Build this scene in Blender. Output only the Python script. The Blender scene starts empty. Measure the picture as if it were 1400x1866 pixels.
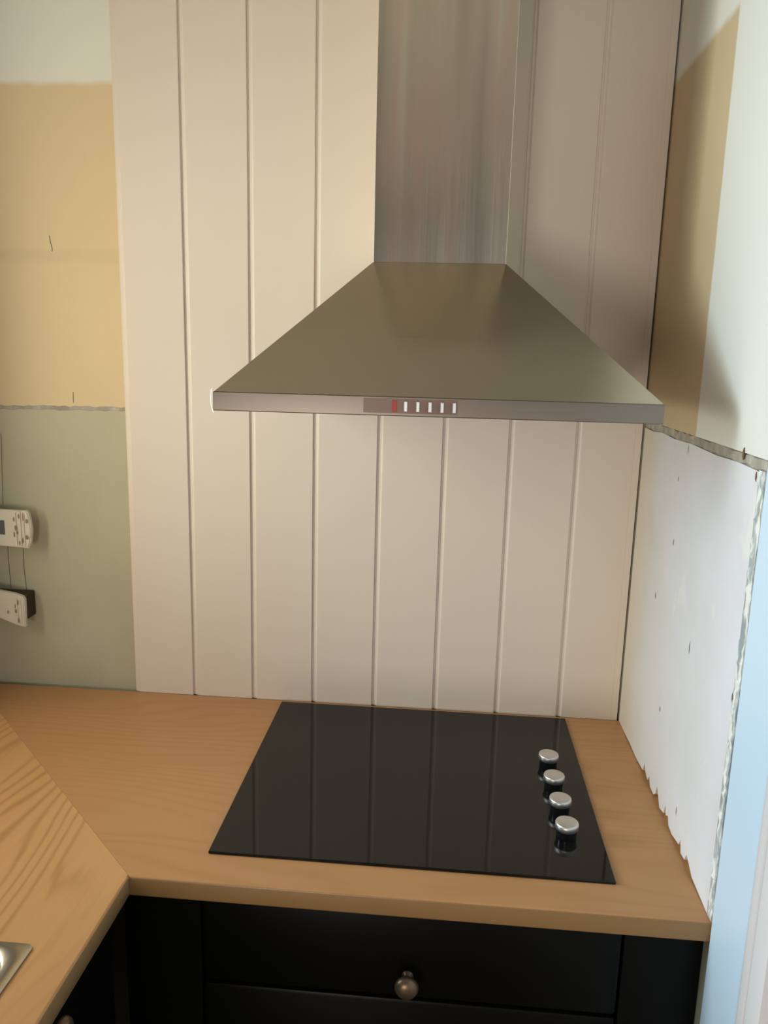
import bpy, bmesh, math, random
from mathutils import Matrix, Vector
random.seed(7)
C = bpy.context.scene.collection
S = bpy.context.scene
W = 0.91            # height of the worktop surface above the floor

# ------------------------------------------------------------------ camera
cam = bpy.data.cameras.new('camera'); co = bpy.data.objects.new('camera', cam); C.objects.link(co)
cam.sensor_fit = 'HORIZONTAL'; cam.sensor_width = 36.0; cam.lens = 1433.2 * 36.0 / 1400.0
cam.clip_start = 0.02; cam.clip_end = 60
Rt = Vector((0.99615983, 0.08396151, 0.02482043)); Dn = Vector((0.04085756, -0.19506757, -0.97993842)); Fw = Vector((-0.07743545, 0.97718939, -0.19774894))
m = Matrix.Identity(4)
for i in range(3):
    m[i][0] = Rt[i]; m[i][1] = -Dn[i]; m[i][2] = -Fw[i]
m[0][3], m[1][3], m[2][3] = -0.37524, -1.54684, 0.73259 + W
co.matrix_world = m
S.camera = co

# ------------------------------------------------------------------ world, lights, exposure
S.view_settings.view_transform = 'Standard'; S.view_settings.look = 'None'
S.view_settings.gamma = 1.0; S.view_settings.use_curve_mapping = False
S.view_settings.exposure = 0.0
w = bpy.data.worlds.new('world'); S.world = w; w.use_nodes = True
w.node_tree.nodes['Background'].inputs[0].default_value = (0.62, 0.78, 1.0, 1)
w.node_tree.nodes['Background'].inputs[1].default_value = 0.25

def area(name, loc, direction, sx, sy, power, col, spread=math.pi):
    l = bpy.data.lights.new(name, 'AREA'); l.shape = 'RECTANGLE'; l.size = sx; l.size_y = sy
    l.energy = power; l.color = col; l.spread = spread
    o = bpy.data.objects.new(name, l); C.objects.link(o); o.location = loc
    o.rotation_euler = Vector(direction).to_track_quat('-Z', 'Y').to_euler()
    return o
# evening daylight at the sink window, cool sky further out through the same window, added warm fill low at the rear wall
area('sink_window_light', (-1.60, -0.65, W + 0.68), (1, 0.2, 0), 0.4, 1.0, 10.0, (0.87, 1.0, 0.92))
area('sink_reveal_light', (-1.46, -0.46, W + 0.77), (1, 0, 0), 0.2, 0.8, 4.7, (1.0, 0.89, 0.64))
area('cool_sky_light', (-4.3, -0.45, W + 1.1), (1, -0.02, -0.1), 0.8, 0.9, 84.0, (0.51, 0.76, 1.0))
area('rear_fill_light', (-1.03, -3.14, W - 0.05), (0.25, 1, 0.06), 0.52, 0.78, 21.5, (1.0, 0.88, 0.79))

# ------------------------------------------------------------------ material helpers
def mat(name, col, rough=0.6, metal=0.0, spec=0.5, coat=0.0):
    mt = bpy.data.materials.new(name); mt.use_nodes = True
    b = mt.node_tree.nodes['Principled BSDF']
    b.inputs['Base Color'].default_value = (*col, 1); b.inputs['Roughness'].default_value = rough
    b.inputs['Metallic'].default_value = metal; b.inputs['Specular IOR Level'].default_value = spec
    b.inputs['Coat Weight'].default_value = coat
    return mt
class G:
    """small node graph helper"""
    def __init__(s, mt):
        s.t = mt.node_tree; s.b = s.t.nodes['Principled BSDF']
    def n(s, kind, **kw):
        x = s.t.nodes.new(kind)
        for k, v in kw.items(): setattr(x, k, v)
        return x
    def l(s, a, b): s.t.links.new(a, b)
    def coords(s, scale=(1, 1, 1), rot=(0, 0, 0), world=True):
        if world: src = s.n('ShaderNodeNewGeometry').outputs['Position']
        else: src = s.n('ShaderNodeTexCoord').outputs['Object']
        mp = s.n('ShaderNodeMapping'); mp.inputs['Scale'].default_value = scale; mp.inputs['Rotation'].default_value = rot
        s.l(src, mp.inputs['Vector']); return mp.outputs[0]
    def noise(s, vec, scale=5, detail=3, rough=0.5, dist=0.0):
        x = s.n('ShaderNodeTexNoise'); x.inputs['Scale'].default_value = scale; x.inputs['Detail'].default_value = detail
        x.inputs['Roughness'].default_value = rough; x.inputs['Distortion'].default_value = dist
        s.l(vec, x.inputs['Vector']); return x.outputs['Fac']
    def ramp(s, fac, stops, interp='LINEAR'):
        x = s.n('ShaderNodeValToRGB'); e = x.color_ramp.elements; x.color_ramp.interpolation = interp
        while len(e) < len(stops): e.new(0.5)
        for q, (p, c) in zip(e, stops):
            q.position = p; q.color = (*c, 1) if len(c) == 3 else c
        s.l(fac, x.inputs[0]); return x.outputs[0]
    def math(s, op, a, b=None, clamp=False):
        x = s.n('ShaderNodeMath', operation=op); x.use_clamp = clamp
        for i, v in enumerate((a, b)):
            if v is None: continue
            if isinstance(v, (int, float)): x.inputs[i].default_value = v
            else: s.l(v, x.inputs[i])
        return x.outputs[0]
    def mix(s, fac, a, b, mode='MIX'):
        x = s.n('ShaderNodeMix', data_type='RGBA', blend_type=mode)
        for i, v in ((0, fac), (6, a), (7, b)):
            if isinstance(v, (int, float)): x.inputs[i].default_value = v
            elif isinstance(v, tuple): x.inputs[i].default_value = (*v, 1)
            else: s.l(v, x.inputs[i])
        return x.outputs[2]
    def sep(s):
        g = s.n('ShaderNodeNewGeometry'); x = s.n('ShaderNodeSeparateXYZ'); s.l(g.outputs['Position'], x.inputs[0]); return x.outputs
    def bump(s, h, strength=0.2, dist=0.001):
        x = s.n('ShaderNodeBump'); x.inputs['Strength'].default_value = strength; x.inputs['Distance'].default_value = dist
        s.l(h, x.inputs['Height']); s.l(x.outputs[0], s.b.inputs['Normal'])
def step(g, v, edge, width):       # 0 below the edge, 1 above it, soft over width
    return g.math('ADD', g.math('DIVIDE', g.math('SUBTRACT', v, edge), width), 0.5, clamp=True)

OFFWHITE, OCHRE, SAGE = (0.80, 0.80, 0.71), (0.70, 0.555, 0.335), (0.505, 0.48, 0.335)
# painted plaster of the back wall: sage below, ochre where a cupboard hung, off-white above
def painted_back():
    mt = mat('back_wall_paint', OCHRE, 0.75); g = G(mt); x, y, z = g.sep()
    v = g.coords((1, 1, 1)); wob = g.math('MULTIPLY', g.math('SUBTRACT', g.noise(v, 25, 3), 0.5), 0.012)
    zz = g.math('ADD', z, wob)
    blot = g.noise(v, 6, 4, 0.6)
    oc = g.mix(g.math('MULTIPLY', blot, 0.5), OCHRE, (0.77, 0.60, 0.36))
    band = g.math('MULTIPLY', step(g, g.math('SUBTRACT', 0.012, g.math('ABSOLUTE', g.math('SUBTRACT', zz, W + 0.905))), 0.0, 0.01), g.math('MULTIPLY', blot, 0.35))
    oc = g.mix(band, oc, (0.50, 0.37, 0.23))
    sg = g.mix(g.math('MULTIPLY', g.ramp(g.noise(g.coords((1, 1, 0.6)), 9, 4, 0.6), [(0.42, (0, 0, 0)), (0.7, (1, 1, 1))]), 0.35), SAGE, (0.42, 0.39, 0.29))
    smear = g.ramp(g.noise(g.coords((1.0, 1, 1.0)), 3.1, 3, 0.5), [(0.60, (0, 0, 0)), (0.72, (1, 1, 1))])
    sg = g.mix(g.math('MULTIPLY', smear, 0.4), sg, (0.57, 0.56, 0.45))
    c = g.mix(step(g, zz, W + 0.607, 0.004), sg, oc)
    c = g.mix(step(g, zz, W + 1.2185, 0.012), c, OFFWHITE)
    g.l(c, g.b.inputs['Base Color']); g.bump(g.noise(v, 60, 4), 0.25, 0.002); return mt
def painted_right():
    mt = mat('right_wall_paint', OFFWHITE, 0.7); g = G(mt); x, y, z = g.sep()
    v = g.coords(); wob = g.math('MULTIPLY', g.math('SUBTRACT', g.noise(v, 22, 3), 0.5), 0.012)
    zz = g.math('ADD', z, wob); yy = g.math('ADD', y, g.math('MULTIPLY', wob, 0.5))
    f = g.math('MULTIPLY', step(g, yy, -0.3155, 0.006), g.math('SUBTRACT', 1.0, step(g, zz, W + 1.214, 0.012)))
    oc = g.mix(g.noise(v, 5, 4, 0.6), (0.58, 0.45, 0.28), (0.66, 0.52, 0.33))
    c = g.mix(f, (0.80, 0.79, 0.73), oc)
    g.l(c, g.b.inputs['Base Color']); g.bump(g.noise(v, 40, 4), 0.2, 0.002); return mt
def bare_plaster():
    mt = mat('bare_plaster', (0.74, 0.72, 0.68), 0.75); g = G(mt); x, y, z = g.sep(); v = g.coords()
    c = g.mix(g.ramp(g.noise(v, 4, 4, 0.6), [(0.35, (0, 0, 0)), (0.75, (1, 1, 1))]), (0.78, 0.77, 0.80), (0.70, 0.68, 0.67))
    pale = g.ramp(g.noise(g.coords((1, 1, 0.6)), 11, 3, 0.6, 0.6), [(0.64, (0, 0, 0)), (0.70, (1, 1, 1))])
    c = g.mix(g.math('MULTIPLY', pale, 0.6), c, (0.84, 0.83, 0.78))
    mark = g.ramp(g.noise(g.coords((1, 1, 0.3)), 38, 2, 0.5), [(0.755, (0, 0, 0)), (0.79, (1, 1, 1))])
    c = g.mix(g.math('MULTIPLY', mark, 0.6), c, (0.30, 0.27, 0.23))
    # plaster turns beige in a soft-edged strip beside the corner
    c = g.mix(g.math('MULTIPLY', step(g, g.math('ADD', y, g.math('MULTIPLY', g.math('SUBTRACT', g.noise(v, 8, 3), 0.5), 0.1)), -0.09, 0.10), 0.6), c, (0.66, 0.56, 0.42))
    g.l(c, g.b.inputs['Base Color']); g.bump(g.noise(v, 30, 5), 0.35, 0.003); return mt
def chipped():
    mt = mat('chipped_plaster', (0.7, 0.7, 0.66), 0.7); g = G(mt)
    v = g.coords((1, 1, 0.28)); f = g.noise(v, 70, 3, 0.6, 0.4)
    c = g.ramp(f, [(0.40, (0.33, 0.37, 0.38)), (0.50, (0.52, 0.55, 0.54)), (0.56, (0.86, 0.86, 0.80)), (0.8, (0.9, 0.9, 0.84))])
    g.l(c, g.b.inputs['Base Color']); g.bump(f, 0.8, 0.004); return mt
def ridge_mat():
    mt = mat('adhesive_ridge', (0.36, 0.31, 0.25), 0.85); g = G(mt); v = g.coords()
    c = g.ramp(g.noise(g.coords((1, 1, 0.5)), 45, 4), [(0.35, (0.34, 0.30, 0.245)), (0.6, (0.44, 0.40, 0.33)), (0.75, (0.60, 0.56, 0.48))])
    g.l(c, g.b.inputs['Base Color']); g.bump(g.noise(v, 120, 4), 0.6, 0.003); return mt
def wood(name, along, base, dark, light, contrast, edge=False):
    """oak: grain runs along 'x' or 'y'"""
    mt = mat(name, base, 0.34, 0, 0.42); g = G(mt)
    if along == 'x': st = (0.10, 1, 1); st2 = (0.5, 6, 6)
    else: st = (1, 0.10, 1); st2 = (6, 0.5, 6)
    w1 = g.noise(g.coords((st[0] * 5, st[1] * 2.2, 2.2)) if along == 'x' else g.coords((st[0] * 2.2, st[1] * 5, 2.2)), 1.7, 2, 0.5)
    w2 = g.noise(g.coords((st[0] * 4, st[1] * 9, 9)) if along == 'x' else g.coords((st[0] * 9, st[1] * 4, 9)), 2.0, 3, 0.6)
    x, y, z = g.sep()
    across = y if along == 'x' else x
    ring = g.math('SINE', g.math('ADD', g.math('MULTIPLY', across, 230.0), g.math('ADD', g.math('MULTIPLY', w1, 115.0), g.math('MULTIPLY', w2, 7.0))))
    ring = g.math('POWER', g.math('ADD', g.math('MULTIPLY', ring, 0.5), 0.5), 3.0)
    mask = g.ramp(g.noise(g.coords(st), 4.3, 2, 0.5), [(0.34, (0.25, 0.25, 0.25)), (0.52, (1, 1, 1))])
    fine = g.noise(g.coords(st2), 14, 5, 0.7)
    broad = g.noise(g.coords(st), 7, 3, 0.5)
    f = g.math('ADD', g.math('MULTIPLY', g.math('MULTIPLY', ring, mask), 0.40), g.math('ADD', g.math('MULTIPLY', fine, 0.45), g.math('MULTIPLY', broad, 0.55)))
    f = g.math('ADD', g.math('MULTIPLY', g.math('SUBTRACT', f, 0.60), contrast), 0.5, clamp=True)
    c = g.ramp(f, [(0.0, light), (0.5, base), (1.0, dark)])
    g.l(c, g.b.inputs['Base Color']); g.bump(fine, 0.12, 0.0006)
    return mt
def steel(name, col, rough, along='x', aniso=0.7, bumpy=0.03):
    mt = mat(name, col, rough, 1.0); g = G(mt)
    sc = {'x': (2, 260, 260), 'z': (260, 260, 2), 'y': (260, 2, 260)}[along]
    f = g.noise(g.coords(sc, world=False), 3, 3, 0.6)
    g.l(g.math('ADD', g.math('MULTIPLY', f, 0.14), rough - 0.07), g.b.inputs['Roughness'])
    g.b.inputs['Anisotropic'].default_value = aniso
    tg = g.n('ShaderNodeTangent', direction_type='RADIAL', axis='Z'); g.l(tg.outputs[0], g.b.inputs['Tangent'])
    cl = g.noise(g.coords((3, 3, 3)), 2, 3)
    g.l(g.mix(g.math('MULTIPLY', cl, 0.3), col, tuple(c * 0.8 for c in col)), g.b.inputs['Base Color'])
    g.bump(f, bumpy, 0.0005); return mt
def speckle(name, col, col2, rough, scale=40, spec=0.5, amt=0.25, metal=0.0):
    mt = mat(name, col, rough, metal, spec); g = G(mt)
    g.l(g.mix(g.math('MULTIPLY', g.noise(g.coords(), scale, 4), amt), col, col2), g.b.inputs['Base Color']); return mt

M_BACK, M_RIGHT, M_PLAST, M_CHIP, M_RIDGE = painted_back(), painted_right(), bare_plaster(), chipped(), ridge_mat()
M_BOARD = speckle('board_paint', (0.765, 0.675, 0.585), (0.745, 0.65, 0.56), 0.42, 14, 0.35)
M_WOODX = wood('oak_laminate_right', 'x', (0.53, 0.275, 0.118), (0.46, 0.225, 0.088), (0.58, 0.31, 0.142), 0.55)
M_WOODY = wood('oak_laminate_left', 'y', (0.63, 0.34, 0.145), (0.44, 0.21, 0.08), (0.72, 0.41, 0.19), 0.95)
M_WOODE = wood('oak_edge_shaded', 'x', (0.32, 0.185, 0.072), (0.28, 0.155, 0.058), (0.36, 0.21, 0.088), 0.4)  # upright edge faces: their shade is put into a darker oak
M_WOODEY = wood('oak_edge_left_shaded', 'y', (0.30, 0.19, 0.09), (0.26, 0.16, 0.07), (0.34, 0.22, 0.11), 0.4)  # same shade-darkened oak for the left leg's edge
M_STEEL = steel('brushed_steel_canopy', (0.56, 0.50, 0.405), 0.17, 'x', 0.75)
M_DUCT = steel('brushed_steel_chimney', (0.62, 0.55, 0.48), 0.24, 'z', 0.6)
def film_reflections(mt):
    """the protective film on the chimney: soft reflected streaks put into the colour, faint creases in the bump"""
    g = G(mt)
    a = g.noise(g.coords((14, 14, 0.5)), 1.6, 2, 0.5, 0.3); b = g.noise(g.coords((40, 40, 0.9)), 1.3, 2, 0.5, 0.5)
    c = g.ramp(a, [(0.32, (0.66, 0.59, 0.49)), (0.5, (0.84, 0.74, 0.62)), (0.62, (0.92, 0.74, 0.62)), (0.72, (0.97, 0.93, 0.82))])  # room reflections painted as vertical colour bands
    c = g.mix(g.math('MULTIPLY', g.ramp(b, [(0.55, (0, 0, 0)), (0.7, (1, 1, 1))]), 0.35), c, (0.82, 0.80, 0.72))
    g.l(c, g.b.inputs['Base Color']); g.bump(g.math('ADD', a, g.math('MULTIPLY', b, 0.3)), 0.35, 0.004)
film_reflections(M_DUCT)
M_BAND = steel('brushed_steel_band', (0.245, 0.215, 0.18), 0.30, 'x', 0.5)
M_SINK = steel('sink_steel', (0.55, 0.53, 0.48), 0.22, 'y', 0.3)
M_CAP = steel('knob_steel', (0.74, 0.74, 0.73), 0.42, 'x', 0.2)
M_GLASS = speckle('hob_glass', (0.007, 0.007, 0.006), (0.009, 0.009, 0.008), 0.045, 30, 0.33)
M_BLACKPL = speckle('black_plastic', (0.008, 0.008, 0.010), (0.014, 0.014, 0.016), 0.22, 60, 0.5)
M_CAB = speckle('black_cabinet', (0.0022, 0.0025, 0.0018), (0.0034, 0.0034, 0.0026), 0.38, 10, 0.13)
M_DARK = speckle('dark_void', (0.05, 0.028, 0.015), (0.07, 0.042, 0.024), 0.9, 30)
M_BRONZE = speckle('aged_bronze', (0.22, 0.155, 0.10), (0.10, 0.065, 0.04), 0.38, 90, 0.5, 0.7, 0.75)
M_PLASTIC = speckle('cream_plastic', (0.76, 0.70, 0.58), (0.68, 0.61, 0.48), 0.45, 60)
M_GLOSSW = speckle('white_gloss_wood', (0.67, 0.84, 1.0), (0.64, 0.81, 0.98), 0.28, 8)
M_CASING = speckle('white_casing', (0.78, 0.76, 0.76), (0.74, 0.70, 0.70), 0.4, 8)
M_ROOM = speckle('room_wall_paint', (0.40, 0.37, 0.32), (0.37, 0.34, 0.30), 0.8, 6)
M_CEIL = speckle('ceiling_paint', (0.42, 0.40, 0.35), (0.40, 0.38, 0.33), 0.85, 6)
M_FLOOR = speckle('floor_vinyl', (0.13, 0.11, 0.09), (0.09, 0.075, 0.06), 0.5, 12)
M_SAGEDK = speckle('dull_green_wall', (0.30, 0.30, 0.22), (0.25, 0.25, 0.18), 0.7, 25)
M_SLOT = speckle('slot_brown', (0.30, 0.235, 0.16), (0.22, 0.17, 0.11), 0.8, 60)
M_PENCIL = speckle('pencil_grey', (0.16, 0.14, 0.11), (0.2, 0.18, 0.14), 0.8)
M_RUST = speckle('rust_brown', (0.16, 0.085, 0.045), (0.28, 0.17, 0.10), 0.9, 90)
M_FILM = speckle('clear_film_edge', (0.93, 0.92, 0.86), (0.96, 0.95, 0.90), 0.35, 20, 0.8)
M_REDPL = speckle('red_glow_tint', (0.27, 0.165, 0.12), (0.24, 0.12, 0.09), 0.35, 50, 0.5)  # glow of the red indicator put into the strip's colour
M_FILTER = steel('filter_mesh', (0.45, 0.44, 0.42), 0.35, 'y', 0.3)
def emis(name, col, e, s):
    mt = mat(name, col, 0.3); b = mt.node_tree.nodes['Principled BSDF']
    b.inputs['Emission Color'].default_value = (*e, 1); b.inputs['Emission Strength'].default_value = s; return mt
M_LED = emis('red_indicator', (0.30, 0.02, 0.015), (0.8, 0.04, 0.02), 0.12)
def pane_mat():
    mt = bpy.data.materials.new('window_glass'); mt.use_nodes = True; t = mt.node_tree; t.nodes.clear()
    o = t.nodes.new('ShaderNodeOutputMaterial'); tr = t.nodes.new('ShaderNodeBsdfTransparent'); gl = t.nodes.new('ShaderNodeBsdfGlossy')
    gl.inputs['Roughness'].default_value = 0.02; fr = t.nodes.new('ShaderNodeFresnel'); mx = t.nodes.new('ShaderNodeMixShader')
    t.links.new(fr.outputs[0], mx.inputs[0]); t.links.new(tr.outputs[0], mx.inputs[1]); t.links.new(gl.outputs[0], mx.inputs[2]); t.links.new(mx.outputs[0], o.inputs[0]); return mt
M_PANE = pane_mat()

# ------------------------------------------------------------------ mesh helpers
def add_box(bm, a, b, bev=0.0):
    r = bmesh.ops.create_cube(bm, size=1.0)
    vs = r['verts']
    for v in vs:
        v.co = Vector([(a[i] + b[i]) / 2 + v.co[i] * (b[i] - a[i]) for i in range(3)])
    if bev > 0:
        es = list({e for v in vs for e in v.link_edges})
        bmesh.ops.bevel(bm, geom=es, offset=bev, segments=2, profile=0.5, affect='EDGES')
def prism(bm, pts, axis, a, b):
    """extrude a closed 2D outline along an axis; pts are the other two coordinates in order"""
    def P(p, t):
        if axis == 2: return (p[0], p[1], t)
        if axis == 1: return (p[0], t, p[1])
        return (t, p[0], p[1])
    lo = [bm.verts.new(P(p, a)) for p in pts]; hi = [bm.verts.new(P(p, b)) for p in pts]
    n = len(pts)
    for i in range(n): bm.faces.new((lo[i], lo[(i + 1) % n], hi[(i + 1) % n], hi[i]))
    bm.faces.new(lo[::-1]); bm.faces.new(hi)
def lathe(bm, prof, origin=(0, 0, 0), axis='z', seg=32):
    rings = []
    for r, h in prof:
        ring = []
        for k in range(seg):
            t = 2 * math.pi * k / seg; c, s_ = r * math.cos(t), r * math.sin(t)
            p = {'z': (c, s_, h), '-y': (c, -h, s_), 'x': (h, c, s_)}[axis]
            ring.append(bm.verts.new([p[i] + origin[i] for i in range(3)]))
        rings.append(ring)
    for a, b in zip(rings, rings[1:]):
        for k in range(seg): bm.faces.new((a[k], a[(k + 1) % seg], b[(k + 1) % seg], b[k]))
    bm.faces.new(rings[0][::-1]); bm.faces.new(rings[-1])
def obj(name, bm, m_, parent=None, smooth=False, kind=None, label=None, origin=None):
    if origin is not None: bmesh.ops.translate(bm, verts=bm.verts, vec=[-c for c in origin])
    bmesh.ops.recalc_face_normals(bm, faces=bm.faces)
    me = bpy.data.meshes.new(name); bm.to_mesh(me); bm.free()
    for mm in (m_ if isinstance(m_, (list, tuple)) else [m_]): me.materials.append(mm)
    if smooth:
        for p in me.polygons: p.use_smooth = True
    o = bpy.data.objects.new(name, me); C.objects.link(o)
    if parent: o.parent = parent
    if origin is not None: o.location = Vector(origin) - (parent.location if parent else Vector())
    elif parent: o.location = -Vector(parent.location) if parent.location.length else (0, 0, 0)
    if kind: o['kind'] = kind
    if label: o['label'] = label
    return o
def smooth_by_angle(o, deg=35):
    me = o.data; me.polygons.foreach_set('use_smooth', [True] * len(me.polygons))
    bm = bmesh.new(); bm.from_mesh(me)
    for e in bm.edges:
        if len(e.link_faces) == 2 and e.calc_face_angle(0) > math.radians(deg): e.smooth = False
    bm.to_mesh(me); bm.free()
def box_obj(name, a, b, m_, parent=None, bev=0.0, **kw):
    bm = bmesh.new(); add_box(bm, a, b, bev); return obj(name, bm, m_, parent, **kw)
def thing(name, label, cat, loc=(0, 0, 0), group=None):
    o = bpy.data.objects.new(name, None); C.objects.link(o); o.location = loc; o.empty_display_size = 0.05
    o['label'] = label; o['category'] = cat
    if group: o['group'] = group
    return o
def tag(o, label, cat, group=None):
    o['label'] = label; o['category'] = cat
    if group: o['group'] = group
    return o
def struct(name, bm, m_, parent=None, label=None, **kw):
    return obj(name, bm, m_, parent, kind=None if parent else 'structure', label=label, **kw)

# ------------------------------------------------------------------ room shell
XL, YR, H = -1.40, -3.20, 2.40
bm = bmesh.new(); add_box(bm, (XL - .12, YR - .12, -.08), (1.5, .13, 0)); struct('floor', bm, M_FLOOR, label='dark vinyl floor below the kitchen units')
bm = bmesh.new(); add_box(bm, (XL - .12, YR - .12, H), (1.5, .13, H + .08)); struct('ceiling', bm, M_CEIL, label='plain matt ceiling')
bm = bmesh.new(); add_box(bm, (XL - .12, .013, 0), (1.5, .13, H))
wall_back = struct('wall_back', bm, M_BACK, label='back wall, sage paint below, bare ochre patch where a cupboard hung, off-white on top')
# left wall with the window over the sink and an unseen window added further back for rear light
wy0, wy1, wz0, wz1 = -1.45, -0.315, W + .21, W + 1.38
vy0, vy1 = -2.90, -1.90
bm = bmesh.new()
for a, b in (((YR, 0), (vy0, H)), ((vy1, 0), (wy0, H)), ((wy1, 0), (.013, H)), ((wy0, 0), (wy1, wz0)), ((wy0, wz1), (wy1, H)), ((vy0, 0), (vy1, wz0)), ((vy0, wz1), (vy1, H))):
    add_box(bm, (XL - .12, a[0], a[1]), (XL, b[0], b[1]))
struct('wall_left', bm, M_ROOM, label='left wall with the window over the sink')
for nm, y0, y1, lb in (('window_1', wy0, wy1, 'white framed window over the sink'), ('added_window', vy0, vy1, 'unseen white framed window added further back in the left wall')):
    bm = bmesh.new()
    for a, b in (((y0, wz0), (y0 + .05, wz1)), ((y1 - .05, wz0), (y1, wz1)), ((y0 + .05, wz0), (y1 - .05, wz0 + .05)), ((y0 + .05, wz1 - .05), (y1 - .05, wz1))):
        add_box(bm, (XL - .115, a[0], a[1]), (XL - .085, b[0], b[1]), .003)
    win = struct(nm, bm, M_CASING, label=lb)
    box_obj('pane', (XL - .102, y0 + .05, wz0 + .05), (XL - .098, y1 - .05, wz1 - .05), M_PANE, win)
gx0, gx1 = -1.36, -.70
bm = bmesh.new(); add_box(bm, (XL - .12, YR - .12, 0), (gx0, YR, H)); add_box(bm, (gx1, YR - .12, 0), (1.5, YR, H)); add_box(bm, (gx0, YR - .12, 2.08), (gx1, YR, H))
struct('wall_rear', bm, M_ROOM, label='rear wall behind the camera')
bm = bmesh.new()
for a, b in (((gx0, 0), (gx0 + .07, 2.08)), ((gx1 - .07, 0), (gx1, 2.08)), ((gx0 + .07, 0), (gx1 - .07, .25)), ((gx0 + .07, 2.01), (gx1 - .07, 2.08))):
    add_box(bm, (a[0], YR - .09, a[1]), (b[0], YR - .05, b[1]), .003)
gd = struct('added_rear_door', bm, M_CASING, label='unseen white glazed door added in the rear wall around the fill light')  # unseen door, added to house the rear fill lamp
box_obj('pane', (gx0 + .07, YR - .074, .25), (gx1 - .07, YR - .068, 2.01), M_PANE, gd)
# outer wall of the hallway seen past the doorway
bm = bmesh.new(); add_box(bm, (1.4, YR, 0), (1.5, .013, H)); struct('wall_hall', bm, M_ROOM, label='hall wall past the doorway')

# right wall: nib between the back corner and the doorway
YC = -0.594
bm = bmesh.new()
add_box(bm, (.012, YC + .004, W - .036), (.12, .013, W + .606))
add_box(bm, (.0, YC, W + .6205), (.12, .013, H))
wall_right = struct('wall_right', bm, M_RIGHT, label='right wall, off-white with a narrow bare ochre patch beside the panelling')
bm = bmesh.new(); add_box(bm, (.0035, YC, 0), (.12, .013, W - .0365)); obj('lower_wall_face', bm, M_SAGEDK, wall_right, label='dull green-grey wall face below the worktop')  # separate wall face below the worktop in a duller green-grey
# bare plaster sheet where the tiles came off, ragged along the worktop
pts = [(-.575, W + .604), (-.575, W + .0003)]
teeth = [(-.54, .002), (-.505, .004), (-.487, .014), (-.474, .019), (-.468, .006), (-.449, .004), (-.443, .022), (-.436, .010), (-.400, .003), (-.380, .006), (-.373, .018),
         (-.362, .012), (-.356, .027), (-.349, .008), (-.325, .003), (-.315, .015), (-.302, .028), (-.297, .012), (-.285, .003), (-.262, .004), (-.251, .018), (-.243, .006), (-.225, .012), (-.216, .023), (-.208, .005),
         (-.15, .001), (-.10, .003), (-.05, .001), (-.001, .001)]
pts += [(y, W + z) for y, z in teeth]
ztop = [(-.001, .606), (-.06, .604), (-.13, .608), (-.2, .605), (-.3, .607), (-.42, .604), (-.5, .606)]
pts += [(y, W + z) for y, z in ztop]
bm = bmesh.new(); prism(bm, pts, 0, .0, .012)
plaster = obj('bare_plaster_patch', bm, M_PLAST, wall_right, label='bare white plaster where tiles were removed')
# grey ridge of old adhesive along its top
def ridge(name, p0, p1, h, d0, n, parent, axis, seed, m_=M_RIDGE):
    rnd = random.Random(seed); bm = bmesh.new(); rows = []
    for i in range(n + 1):
        t = i / n; a = p0[0] + (p1[0] - p0[0]) * t; z = p0[1] + (p1[1] - p0[1]) * t
        e = rnd.uniform(-1, 1) * .0014; f = rnd.uniform(-1, 1) * .0016; d = d0 * rnd.uniform(.5, 1.2)
        prof = [(0.0, z - h / 2 + e), (d, z - h / 2 + e + .001), (d * rnd.uniform(.6, 1.3), z), (d, z + h / 2 + f - .001), (0.0, z + h / 2 + f)]
        if axis == 'y': rows.append([bm.verts.new((.0035 - q[0], a, q[1])) for q in prof])
        else: rows.append([bm.verts.new((a, .0135 - q[0], q[1])) for q in prof])
    for r0, r1 in zip(rows, rows[1:]):
        for j in range(4): bm.faces.new((r0[j], r0[j + 1], r1[j + 1], r1[j]))
        bm.faces.new((r0[4], r0[0], r1[0], r1[4]))
    bm.faces.new(rows[0]); bm.faces.new(rows[-1][::-1])
    return obj(name, bm, m_, parent)
ridge('adhesive_ridge', (-.0015, W + .613), (YC + .002, W + .613), .0145, .0028, 44, wall_right, 'y', 3)
r2 = ridge('adhesive_ridge', (-1.399, W + .603), (-8 * .1286 - .001, W + .608), .0085, .0022, 34, wall_back, 'x', 5)
bm = bmesh.new(); add_box(bm, (.0036, YC + .001, W + .604), (.02, .0, W + .622)); obj('ridge_backing', bm, M_RIDGE, wall_right)
# chipped corner strip
rnd = random.Random(11); bm = bmesh.new(); rows = []; n = 70
for i in range(n + 1):
    z = W + .0006 + (.6055) * i / n
    yi = -.5725 + rnd.uniform(-.0035, .0025); bl = rnd.uniform(-.0025, .001)
    rows.append([bm.verts.new(p) for p in ((.012, yi, z), (.0008 + bl * .3, yi - .001, z), (bl, yi - .007 + rnd.uniform(-.002, .002), z + rnd.uniform(-.002, .002) * (0 < i < n)), (rnd.uniform(-.001, .001), YC + .001 + rnd.uniform(0, .001), z), (.012, YC, z))])
for r0, r1 in zip(rows, rows[1:]):
    for j in range(4): bm.faces.new((r0[j], r0[j + 1], r1[j + 1], r1[j]))
    bm.faces.new((r0[4], r0[0], r1[0], r1[4]))
bm.faces.new(rows[0]); bm.faces.new(rows[-1][::-1])
obj('chipped_corner_edge', bm, M_CHIP, wall_right, label='chipped white and grey plaster along the outer corner')
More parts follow.
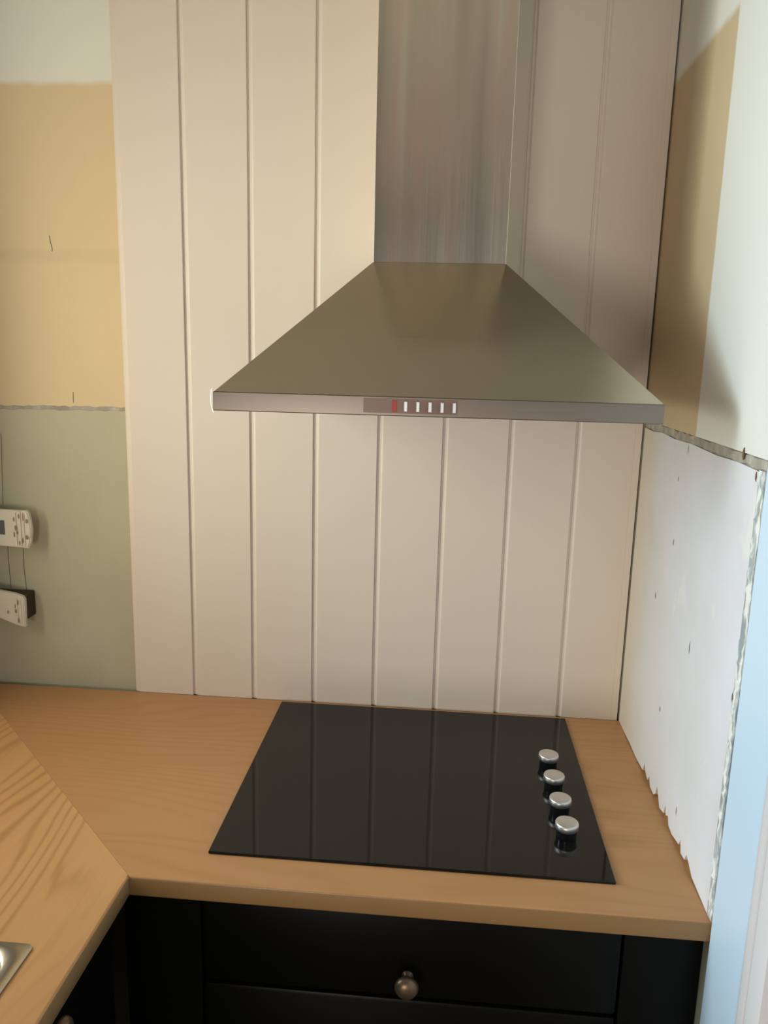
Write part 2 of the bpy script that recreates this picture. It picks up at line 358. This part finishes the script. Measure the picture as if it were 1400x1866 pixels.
# screw holes, rust spots and drips on the right wall
def blot(name, x, y, z, ry, rz, m_, parent, n=(1, 0, 0)):
    bm = bmesh.new(); bmesh.ops.create_uvsphere(bm, u_segments=10, v_segments=6, radius=1)
    for v in bm.verts:
        k = 1 + .25 * math.sin(5 * v.co.y + 3 * v.co.z)
        if n[0]: v.co = Vector((x + v.co.x * .0012, y + v.co.y * ry * k, z + v.co.z * rz * k))
        else: v.co = Vector((x + v.co.x * ry * k, y + v.co.y * .0008, z + v.co.z * rz * k))
    return obj(name, bm, m_, parent, smooth=True)
blot('rusty_screw_hole', -.0008, -.5185, W + .619, .0028, .0075, M_RUST, wall_right)
blot('rusty_screw_hole', .0, -.566, W + .597, .0022, .006, M_RUST, wall_right)
for y, z, a, b in ((-.2571, .441, .0014, .006), (-.182, .3267, .0015, .007), (-.3904, .3097, .0015, .011), (-.2742, .1553, .0022, .005), (-.2861, .596, .001, .008), (-.5739, .3135, .002, .007), (-.41, .05, .0012, .008), (-.25, .545, .0015, .004)):
    blot('scuff_mark', .0004, y, W + z, a, b, M_PENCIL, wall_right)
# pencil lines and cracks on the back wall
def line_strip(name, pts_, w_, m_, parent):
    bm = bmesh.new(); prev = None
    for x, z in pts_:
        a = bm.verts.new((x - w_ / 2, .0126, z)); b = bm.verts.new((x + w_ / 2, .0126, z)); c = bm.verts.new((x, .0135, z))
        if prev:
            bm.faces.new((prev[0], prev[1], b, a)); bm.faces.new((prev[1], prev[2], c, b)); bm.faces.new((prev[2], prev[0], a, c))
        prev = (a, b, c)
    return obj(name, bm, m_, parent)
for l in ([(-1.303, .311), (-1.3035, .28), (-1.302, .215)], [(-1.2685, .307), (-1.2700, .26), (-1.2672, .212)], [(-1.300, .55), (-1.3035, .47), (-1.3065, .40)], [(-1.1406, .618), (-1.1400, .640)],
          [(-1.1716, .943), (-1.1706, .932), (-1.1676, .920), (-1.1680, .913)]):
    line_strip('pencil_line', [(x, W + z) for x, z in l], .0016, M_PENCIL, wall_back)

# door frame following on from the chipped corner: flat face in the plane of the wall, then a bead and a moulding
ZD = 2.05
F0, F1 = YC - .0012, -.7135
def frame_profile():
    return [(.06, F0), (.0015, F0), (.0, F0 - .0015), (.0, F1 + .004), (-.004, F1 + .001), (-.0075, F1 - .004), (-.009, F1 - .012), (-.009, F1 - .022), (-.004, F1 - .024), (-.003, F1 - .0275),
            (-.008, F1 - .030), (-.012, F1 - .036), (-.0125, F1 - .060), (-.010, F1 - .066), (.0, F1 - .068), (.06, F1 - .068)]
bm = bmesh.new(); prism(bm, frame_profile(), 2, 0, ZD)
door = struct('door_1', bm, [M_GLOSSW, M_CASING], label='white gloss door frame at the outer end of the right wall')
for p_ in door.data.polygons:
    if p_.center[1] < F1 - .002: p_.material_index = 1
smooth_by_angle(door, 25)
box_obj('door_head', (.0, -1.62, ZD), (.06, F0, ZD + .08), M_GLOSSW, door, .003)
box_obj('door_jamb', (.0, -1.62, 0), (.06, -1.54, ZD - .001), M_GLOSSW, door, .003)
box_obj('door_leaf', (.012, -1.539, .004), (.052, F1 - .069, ZD - .002), M_CASING, door, .003)
bm = bmesh.new()
add_box(bm, (.0, YR, 0), (.12, -1.6215, H)); add_box(bm, (.0, -1.6215, ZD + .081), (.12, YC, H))
struct('wall_side', bm, M_ROOM, label='right wall on the near side of the doorway')

# ------------------------------------------------------------------ tongue and groove panelling
P = 0.1286; TH = .0125
pan = thing('wall_panelling', 'pinkish cream tongue-and-groove panelling covering the back wall behind the hood', 'panelling', (0, 0, W))
def board_mesh():
    # outline seen from above, x from 0 (left edge) to P; face at y=0, back at y=TH
    e = .00015
    o = [(e, TH), (e, .0042), (.0032, .0042), (.0040, .0030), (.0082, .0026), (.0105, .0004), (.0118, 0), (P - .0012, 0), (P - e, .0008), (P - e, TH)]
    bm = bmesh.new(); prism(bm, o, 2, 0, H - W - .0005); 
    bmesh.ops.recalc_face_normals(bm, faces=bm.faces)
    me = bpy.data.meshes.new('board'); bm.to_mesh(me); bm.free(); me.materials.append(M_BOARD); return me
bme = board_mesh()
for k in range(8):
    if k == 0:
        # cut narrower: leaves a dark gap to the right wall and shows one last fine joint
        bm = bmesh.new(); q = P - .0035
        prism(bm, [(0.00015, TH), (.00015, .0042), (.0032, .0042), (.0040, .0030), (.0082, .0026), (.0105, .0004), (.0118, 0), (q - .0135, 0), (q - .0130, .0005), (q - .0125, 0), (q - .0008, 0), (q, .0008), (q, TH)], 2, 0, H - W - .0005)
        o = obj('board', bm, M_BOARD, pan)
        o.location = (-P, 0, .0003)
    else:
        o = bpy.data.objects.new('board', bme); C.objects.link(o); o.parent = pan; o.location = (-(k + 1) * P, 0, .0003)
bm = bmesh.new(); add_box(bm, (-.0034, .0110, W + .0005), (-.0002, .0125, H - .001)); obj('gap_backing', bm, M_DARK, pan, label='dark gap beside the right wall')

# ------------------------------------------------------------------ worktop (two mitred sections)
T = .032
D = .592
wt = thing('worktop', 'L-shaped oak-effect kitchen worktop with a mitred corner joint', 'worktop', (-.8, -.3, W - T))
def slab(name, outline, mats, parent, edgefn=None):
    bm = bmesh.new(); prism(bm, outline, 2, W - T, W)
    bmesh.ops.recalc_face_normals(bm, faces=bm.faces)
    es = [e for e in bm.edges if all(abs(v.co.z - W) < 1e-5 for v in e.verts) and edgefn(*[v.co for v in e.verts])]
    es += [e for e in bm.edges if all(abs(v.co.z - W + T) < 1e-5 for v in e.verts) and edgefn(*[v.co for v in e.verts])]
    bmesh.ops.bevel(bm, geom=es, offset=.004, segments=3, profile=.5, affect='EDGES')
    for f in bm.faces:
        f.normal_update()
        f.material_index = 1 if abs(f.normal.z) < .3 else 0
    o = obj(name, bm, mats, parent); smooth_by_angle(o, 40); return o
XI = -.7991
g = .0002
slab('worktop_section', [(.0112, -.0008), (.0112, -D), (XI + g, -D), (XI - (D - .0008) + g, -.0008)],
     [M_WOODX, M_WOODE], wt, lambda a, b: abs(a.y + D) < 1e-4 and abs(b.y + D) < 1e-4)
def slab_hole(name, outline, hole, mats, parent):
    bm = bmesh.new(); rings = {}
    for z in (W - T, W):
        es = []
        for key, loop in (('o', outline), ('h', hole)):
            vs = [bm.verts.new((p[0], p[1], z)) for p in loop]; rings[key, z] = vs
            es += [bm.edges.new((vs[i], vs[(i + 1) % len(vs)])) for i in range(len(vs))]
        bmesh.ops.triangle_fill(bm, use_beauty=True, use_dissolve=False, edges=es)
    for key in 'oh':
        lo, hi = rings[key, W - T], rings[key, W]
        for i in range(len(lo)): bm.faces.new((lo[i], lo[(i + 1) % len(lo)], hi[(i + 1) % len(lo)], hi[i]))
    bmesh.ops.recalc_face_normals(bm, faces=bm.faces)
    es = [e for e in bm.edges if abs(e.verts[0].co.z - e.verts[1].co.z) < 1e-6 and all(abs(v.co.x - XI) < 1e-3 for v in e.verts)]
    bmesh.ops.bevel(bm, geom=es, offset=.004, segments=3, profile=.5, affect='EDGES')
    for f in bm.faces:
        f.normal_update(); f.material_index = 1 if abs(f.normal.z) < .3 else 0
    o = obj(name, bm, mats, parent); smooth_by_angle(o, 40); return o
slab_hole('worktop_section', [(XI - (D - .0008) - g, -.0008), (XI - g, -D), (XI - g, -2.3), (XL + .001, -2.3), (XL + .001, -.0008)],
          [(-.871, -.741), (-1.335, -.741), (-1.335, -1.215), (-.871, -1.215)], [M_WOODY, M_WOODEY], wt)

# ------------------------------------------------------------------ hob
hx0, hx1, hy0, hy1 = -.7040, -.1113, -.5300, -.0142
hob = thing('ceramic_hob', 'black glass electric hob set into the oak worktop', 'hob', ((hx0 + hx1) / 2, (hy0 + hy1) / 2, W))
box_obj('glass_surface', (hx0, hy0, W + .0003), (hx1, hy1, W + .0045), M_GLASS, hob, .0012)
kn0 = None
for i, (x, y) in enumerate(((-.1675, -.4275), (-.1685, -.3590), (-.1695, -.2870), (-.1702, -.2150))):
    bm = bmesh.new(); lathe(bm, [(.0150, W + .0046), (.0155, W + .0056), (.0160, W + .0170), (.0165, W + .0185)], (x, y, 0)); 
    base = obj('control_knob', bm, M_BLACKPL, hob, label='black control knob with silver cap'); smooth_by_angle(base)
    bm = bmesh.new(); lathe(bm, [(.0170, W + .0186), (.0180, W + .0200), (.0180, W + .0270), (.0172, W + .0290), (.0150, W + .0298), (.0, W + .0300)][:-1], (x, y, 0), seg=40)
    cap = obj('knob_cap', bm, M_CAP, hob, label='silver cap'); smooth_by_angle(cap, 50)
    cap.parent = base; cap.location = (0, 0, 0)

# ------------------------------------------------------------------ cooker hood
cx = -.3961
hood = thing('cooker_hood', 'stainless steel chimney cooker hood above the black hob', 'cooker hood', (cx, -.25, W + .65))
bx0, bx1, byf, byb = cx - .2998, cx + .2998, -.4923, -.0012
zb0, zb1, zt = W + .6505, W + .6765, W + .8740
tx0, tx1, tyf = -.5050, -.2960, -.250
bm = bmesh.new()      # open-bottomed rim
th = .0012
for a, b in (((bx0, byf), (bx1, byf + .012)), ((bx0, byf + .012), (bx0 + .012, byb)), ((bx1 - .012, byf + .012), (bx1, byb)), ((bx0 + .012, byb - .012), (bx1 - .012, byb))):
    add_box(bm, (a[0], a[1], zb0), (b[0], b[1], zb1), .0012)
obj('rim_band', bm, M_BAND, hood)
bm = bmesh.new()
lo = [bm.verts.new(p) for p in ((bx0 + .001, byf + .001, zb1), (bx1 - .001, byf + .001, zb1), (bx1 - .001, byb, zb1), (bx0 + .001, byb, zb1))]
hi = [bm.verts.new(p) for p in ((tx0 - .001, tyf - .001, zt), (tx1 + .001, tyf - .001, zt), (tx1 + .001, byb, zt), (tx0 - .001, byb, zt))]
for i in range(4): bm.faces.new((lo[i], lo[(i + 1) % 4], hi[(i + 1) % 4], hi[i]))
bm.faces.new(hi); bm.faces.new(lo[::-1])
es = [e for e in bm.edges if abs(e.verts[0].co.z - e.verts[1].co.z) > .1]
bmesh.ops.bevel(bm, geom=es, offset=.002, segments=2, affect='EDGES')
obj('canopy', bm, M_STEEL, hood)
bm = bmesh.new(); add_box(bm, (tx0, tyf, zt + .0002), (tx1, byb, H - .001), .0006)
obj('chimney_cover', bm, M_DUCT, hood)
bm = bmesh.new(); add_box(bm, (cx - .094, byf - .0008, zb0 + .004), (cx + .032, byf + .0002, zb1 - .003), .0003)
cp = obj('control_panel', bm, M_REDPL, hood, label='control strip tinted with the red indicator glow')
for i, x in enumerate((-.4330, -.4169, -.4008, -.3848, -.3688)):
    bm = bmesh.new(); add_box(bm, (x - .0024, byf - .0045, zb0 + .0060), (x + .0024, byf - .0008, zb1 - .0055), .0011)
    o = obj('push_button', bm, M_CAP, hood); o.parent = cp; o.location = (0, 0, 0)
bm = bmesh.new(); add_box(bm, (-.4515, byf - .0018, zb0 + .0060), (-.4450, byf - .0008, zb1 - .0055), .0004)
o = obj('indicator_lamp', bm, M_LED, hood, label='small red indicator light'); o.parent = cp; o.location = (0, 0, 0)
# peeling protective film standing proud of the left end of the rim
bm = bmesh.new(); n = 12; rows = []
for i in range(n + 1):
    t = i / n; z = zb0 - .003 + t * .032; bow = .0016 * math.sin(t * math.pi); x = bx0 - .0010 - bow + .002 * (1 - t) ** 3
    rows.append([bm.verts.new(p) for p in ((x - .0022, byf + .0035, z), (x + .0002, byf - .0014, z), (x + .0007, byf - .0010, z), (x - .0014, byf + .0045, z))])
for r0, r1 in zip(rows, rows[1:]):
    for j in range(4): bm.faces.new((r0[j], r0[(j + 1) % 4], r1[(j + 1) % 4], r1[j]))
bm.faces.new(rows[0]); bm.faces.new(rows[-1][::-1])
obj('protective_film', bm, M_FILM, hood, label='white peeling edge of protective film')
for s_ in (0, 1):
    x0 = bx0 + .03 + s_ * .275
    f = box_obj('grease_filter', (x0, byf + .10, zb0 + .004), (x0 + .265, byb - .03, zb0 + .010), M_FILTER, hood, .001)
    bm = bmesh.new()
    for k in range(9): add_box(bm, (x0 + .012 + k * .0275, byf + .11, zb0 + .0025), (x0 + .030 + k * .0275, byb - .04, zb0 + .0045))
    h_ = obj('filter_slats', bm, M_FILTER, hood); h_['kind'] = 'stuff'

# ------------------------------------------------------------------ base units
def knob(parent, origin, axis, name='knob'):
    # axis '-y' faces the camera, 'x' faces right
    bm = bmesh.new()
    prof = [(.0085, 0), (.0085, .002), (.0052, .0045), (.0048, .011), (.0075, .014), (.0135, .0165), (.0168, .0205), (.0172, .0240), (.0150, .0285), (.0100, .0318), (.0040, .0332)]
    lathe(bm, prof, origin, axis, 28)
    o = obj(name, bm, M_BRONZE, parent, smooth=True); return o
fy = -.570
cab = thing('base_cabinet', 'black base cabinet with drawers directly under the hob', 'cabinet', (-.4, -.3, 0))
box_obj('carcass', (-.7035, fy + .0195, .10), (-.1045, -.03, W - T - .0015), M_CAB, cab)
def drawer(z0, z1, nm='drawer_front'):
    bm = bmesh.new(); add_box(bm, (-.7025, fy, z0), (-.1055, fy + .0185, z1), .006)
    o = obj(nm, bm, M_CAB, cab); smooth_by_angle(o, 40); return o
d1 = drawer(W - .180, W - T - .003); k = knob(cab, (-.4020, fy, W - .142), '-y'); k.parent = d1; k.location = (0, 0, 0); k['label'] = 'aged bronze knob'
bm = bmesh.new(); prof = []
d2 = drawer(W - .470, W - .1835)
d3 = drawer(.105, W - .4735)
for dd, z in ((d2, W - .30), (d3, W - .60)):
    k = knob(cab, (-.4020, fy, z), '-y'); k.parent = dd; k.location = (0, 0, 0)
for c_ in cab.children:
    for q in c_.children: q.location = (0, 0, 0)
box_obj('plinth', (-.7035, fy + .05, 0), (-.1045, fy + .066, .0985), M_CAB, cab)
tag(box_obj('filler_panel', (-.1035, fy, 0), (.0028, fy + .018, W - T - .0015), M_CAB, None, .001), 'narrow black filler panel between the drawer unit and the right wall', 'panel')
tag(box_obj('filler_panel', (-.8180, fy, 0), (-.7045, fy + .018, W - T - .0015), M_CAB, None, .001), 'narrow black filler panel in the inner corner of the units', 'panel')
cab2 = thing('base_cabinet', 'black base cabinet under the left leg of the worktop', 'cabinet', (-1.1, -1.1, 0))
fx = -.8165
bm = bmesh.new()
for a, b in (((XL + .03, -1.35, .10), (fx - .0195, -1.332, W - T - .0015)), ((XL + .03, fy - .063, .10), (fx - .0195, fy - .045, W - T - .0015)), ((XL + .03, -1.332, .10), (fx - .0195, fy - .063, .118)), ((XL + .03, -1.332, .118), (XL + .042, fy - .063, W - T - .0015))):
    add_box(bm, a, b)
obj('carcass', bm, M_CAB, cab2)
box_obj('plinth', (fx - .066, -1.35, 0), (fx - .05, fy - .045, .0985), M_CAB, cab2)
bm = bmesh.new(); add_box(bm, (fx - .0185, -1.347, .105), (fx, fy - .047, W - T - .003), .003); dr = obj('cupboard_door', bm, M_CAB, cab2)
k = knob(cab2, (fx, -.802, W - .051), 'x'); k.parent = dr; k.location = (0, 0, 0); k['label'] = 'aged bronze knob'

# ------------------------------------------------------------------ sink
sx1, sy1 = -.8610, -.7330
sink = thing('kitchen_sink', 'stainless steel inset sink in the left leg of the worktop', 'sink', (-1.1, -1.1, W))
def rrect(x0, x1, y0, y1, r, n=8):
    out = []
    for cx_, cy_, a0 in ((x1 - r, y1 - r, 0), (x0 + r, y1 - r, 90), (x0 + r, y0 + r, 180), (x1 - r, y0 + r, 270)):
        for i in range(n + 1):
            a = math.radians(a0 + 90 * i / n); out.append((cx_ + r * math.cos(a), cy_ + r * math.sin(a)))
    return out
bm = bmesh.new()
loops = []
specs = [(-1.345, sx1, -1.55, sy1, .010, W + .0003), (-1.345, sx1, -1.55, sy1, .010, W + .0022), (-1.343, sx1 - .002, -1.548, sy1 - .002, .010, W + .0032),
         (-1.325, -.8775, -1.20, -.7440, .042, W + .0032), (-1.322, -.8805, -1.197, -.7470, .041, W + .0015), (-1.320, -.883, -1.195, -.7495, .040, W - .006), (-1.312, -.892, -1.187, -.758, .040, W - .150), (-1.29, -.915, -1.165, -.78, .035, W - .165)]
for a, b, c, d, r, z in specs: loops.append([bm.verts.new((p[0], p[1], z)) for p in rrect(a, b, c, d, r)])
for l0, l1 in zip(loops, loops[1:]):
    for i in range(len(l0)): bm.faces.new((l0[i], l0[(i + 1) % len(l0)], l1[(i + 1) % len(l0)], l1[i]))
bm.faces.new(loops[-1])
o = obj('bowl', bm, M_SINK, sink); smooth_by_angle(o, 40)
bm = bmesh.new(); lathe(bm, [(.045, W - .1648), (.045, W - .1615), (.038, W - .1610), (.030, W - .1635)], (-1.10, -.97, 0)); o = obj('waste_drain', bm, M_CAP, sink, smooth=True)

# ------------------------------------------------------------------ loose electrical fittings on the sage wall
def slots(items, yf, parent, m_=M_SLOT):
    for (x, z, a, b) in items:
        bm = bmesh.new(); bmesh.ops.create_uvsphere(bm, u_segments=10, v_segments=6, radius=1)
        for v in bm.verts: v.co = Vector((x + v.co.x * a, yf + v.co.y * .0006, z + v.co.z * b))
        s_ = obj('slot', bm, m_, None, smooth=True); s_.parent = parent; s_.location = -Vector(parent.location)
def plate(name, outline, y0, y1, parent, m_=M_PLASTIC):
    bm = bmesh.new(); prism(bm, outline, 1, y0, y1); bmesh.ops.recalc_face_normals(bm, faces=bm.faces)
    fr = [e for e in bm.edges if all(abs(v.co.y - y0) < 1e-5 for v in e.verts)]
    bmesh.ops.bevel(bm, geom=fr, offset=.002, segments=2, affect='EDGES')
    return obj(name, bm, m_, parent)
f1 = thing('socket_plate', 'loose cream plastic socket plate with slots and a square hole, the upper of two', 'socket', (-1.29, -.02, W + .36), 'loose socket plates on the sage wall')
ol = [(-1.375, W + .323), (-1.258, W + .318), (-1.236, W + .3165), (-1.2305, W + .330), (-1.2275, W + .356), (-1.2295, W + .378), (-1.233, W + .3935), (-1.2385, W + .3965), (-1.244, W + .3955), (-1.375, W + .3985)]
pl1 = plate('face_plate', ol, -.026, -.016, f1)
box_obj('square_recess', (-1.333, -.0268, W + .3440), (-1.2835, -.0250, W + .3745), mat('recess_grey', (.10, .11, .105), .5), f1, .001)
# raised ribs at the right end, split by a dark notch
for (x0, x1, z0, z1) in ((-1.2640, -1.2575, .322, .392), (-1.2530, -1.2475, .321, .394), (-1.2425, -1.2405, .320, .372)):
    box_obj('rib', (x0, -.0290, W + z0), (x1, -.0255, W + z1), M_PLASTIC, f1, .0008)
slots([(-1.2415, W + .384, .0012, .010), (-1.2345, W + .375, .0022, .0048), (-1.2355, W + .341, .0022, .0048), (-1.2502, W + .385, .0018, .0055), (-1.2515, W + .328, .0018, .0055), (-1.2610, W + .378, .0020, .005), (-1.2585, W + .360, .0024, .006), (-1.2620, W + .346, .0018, .006), (-1.2450, W + .333, .0016, .006), (-1.2560, W + .350, .0018, .004)], -.0292, f1)
box_obj('mounting_box', (-1.365, -.016, W + .328), (-1.258, .0125, W + .388), M_DARK, f1, .002)
f2 = thing('socket_plate', 'loose cream plastic socket plate hanging tilted below the other, near the worktop', 'socket', (-1.29, -.02, W + .17), 'loose socket plates on the sage wall')
ol = [(-1.385, W + .185), (-1.312, W + .1640), (-1.268, W + .1480), (-1.2525, W + .1445), (-1.2515, W + .160), (-1.2505, W + .205), (-1.2540, W + .2120), (-1.272, W + .2175), (-1.312, W + .2240), (-1.385, W + .237)]
plate('face_plate', ol, -.030, -.020, f2)
for (x0, x1, z0, z1) in ((-1.2690, -1.2650, .155, .211), (-1.2605, -1.2570, .152, .207)):
    box_obj('rib', (x0, -.0328, W + z0), (x1, -.0295, W + z1), M_PLASTIC, f2, .0008)
slots([(-1.2635, W + .200, .0014, .006), (-1.2680, W + .181, .0024, .005), (-1.2640, W + .160, .0013, .006), (-1.2860, W + .178, .0012, .004), (-1.2690, W + .192, .0013, .005)], -.0330, f2)
box_obj('mounting_box', (-1.345, -.0198, W + .160), (-1.2485, .0125, W + .2150), M_DARK, f2, .003)
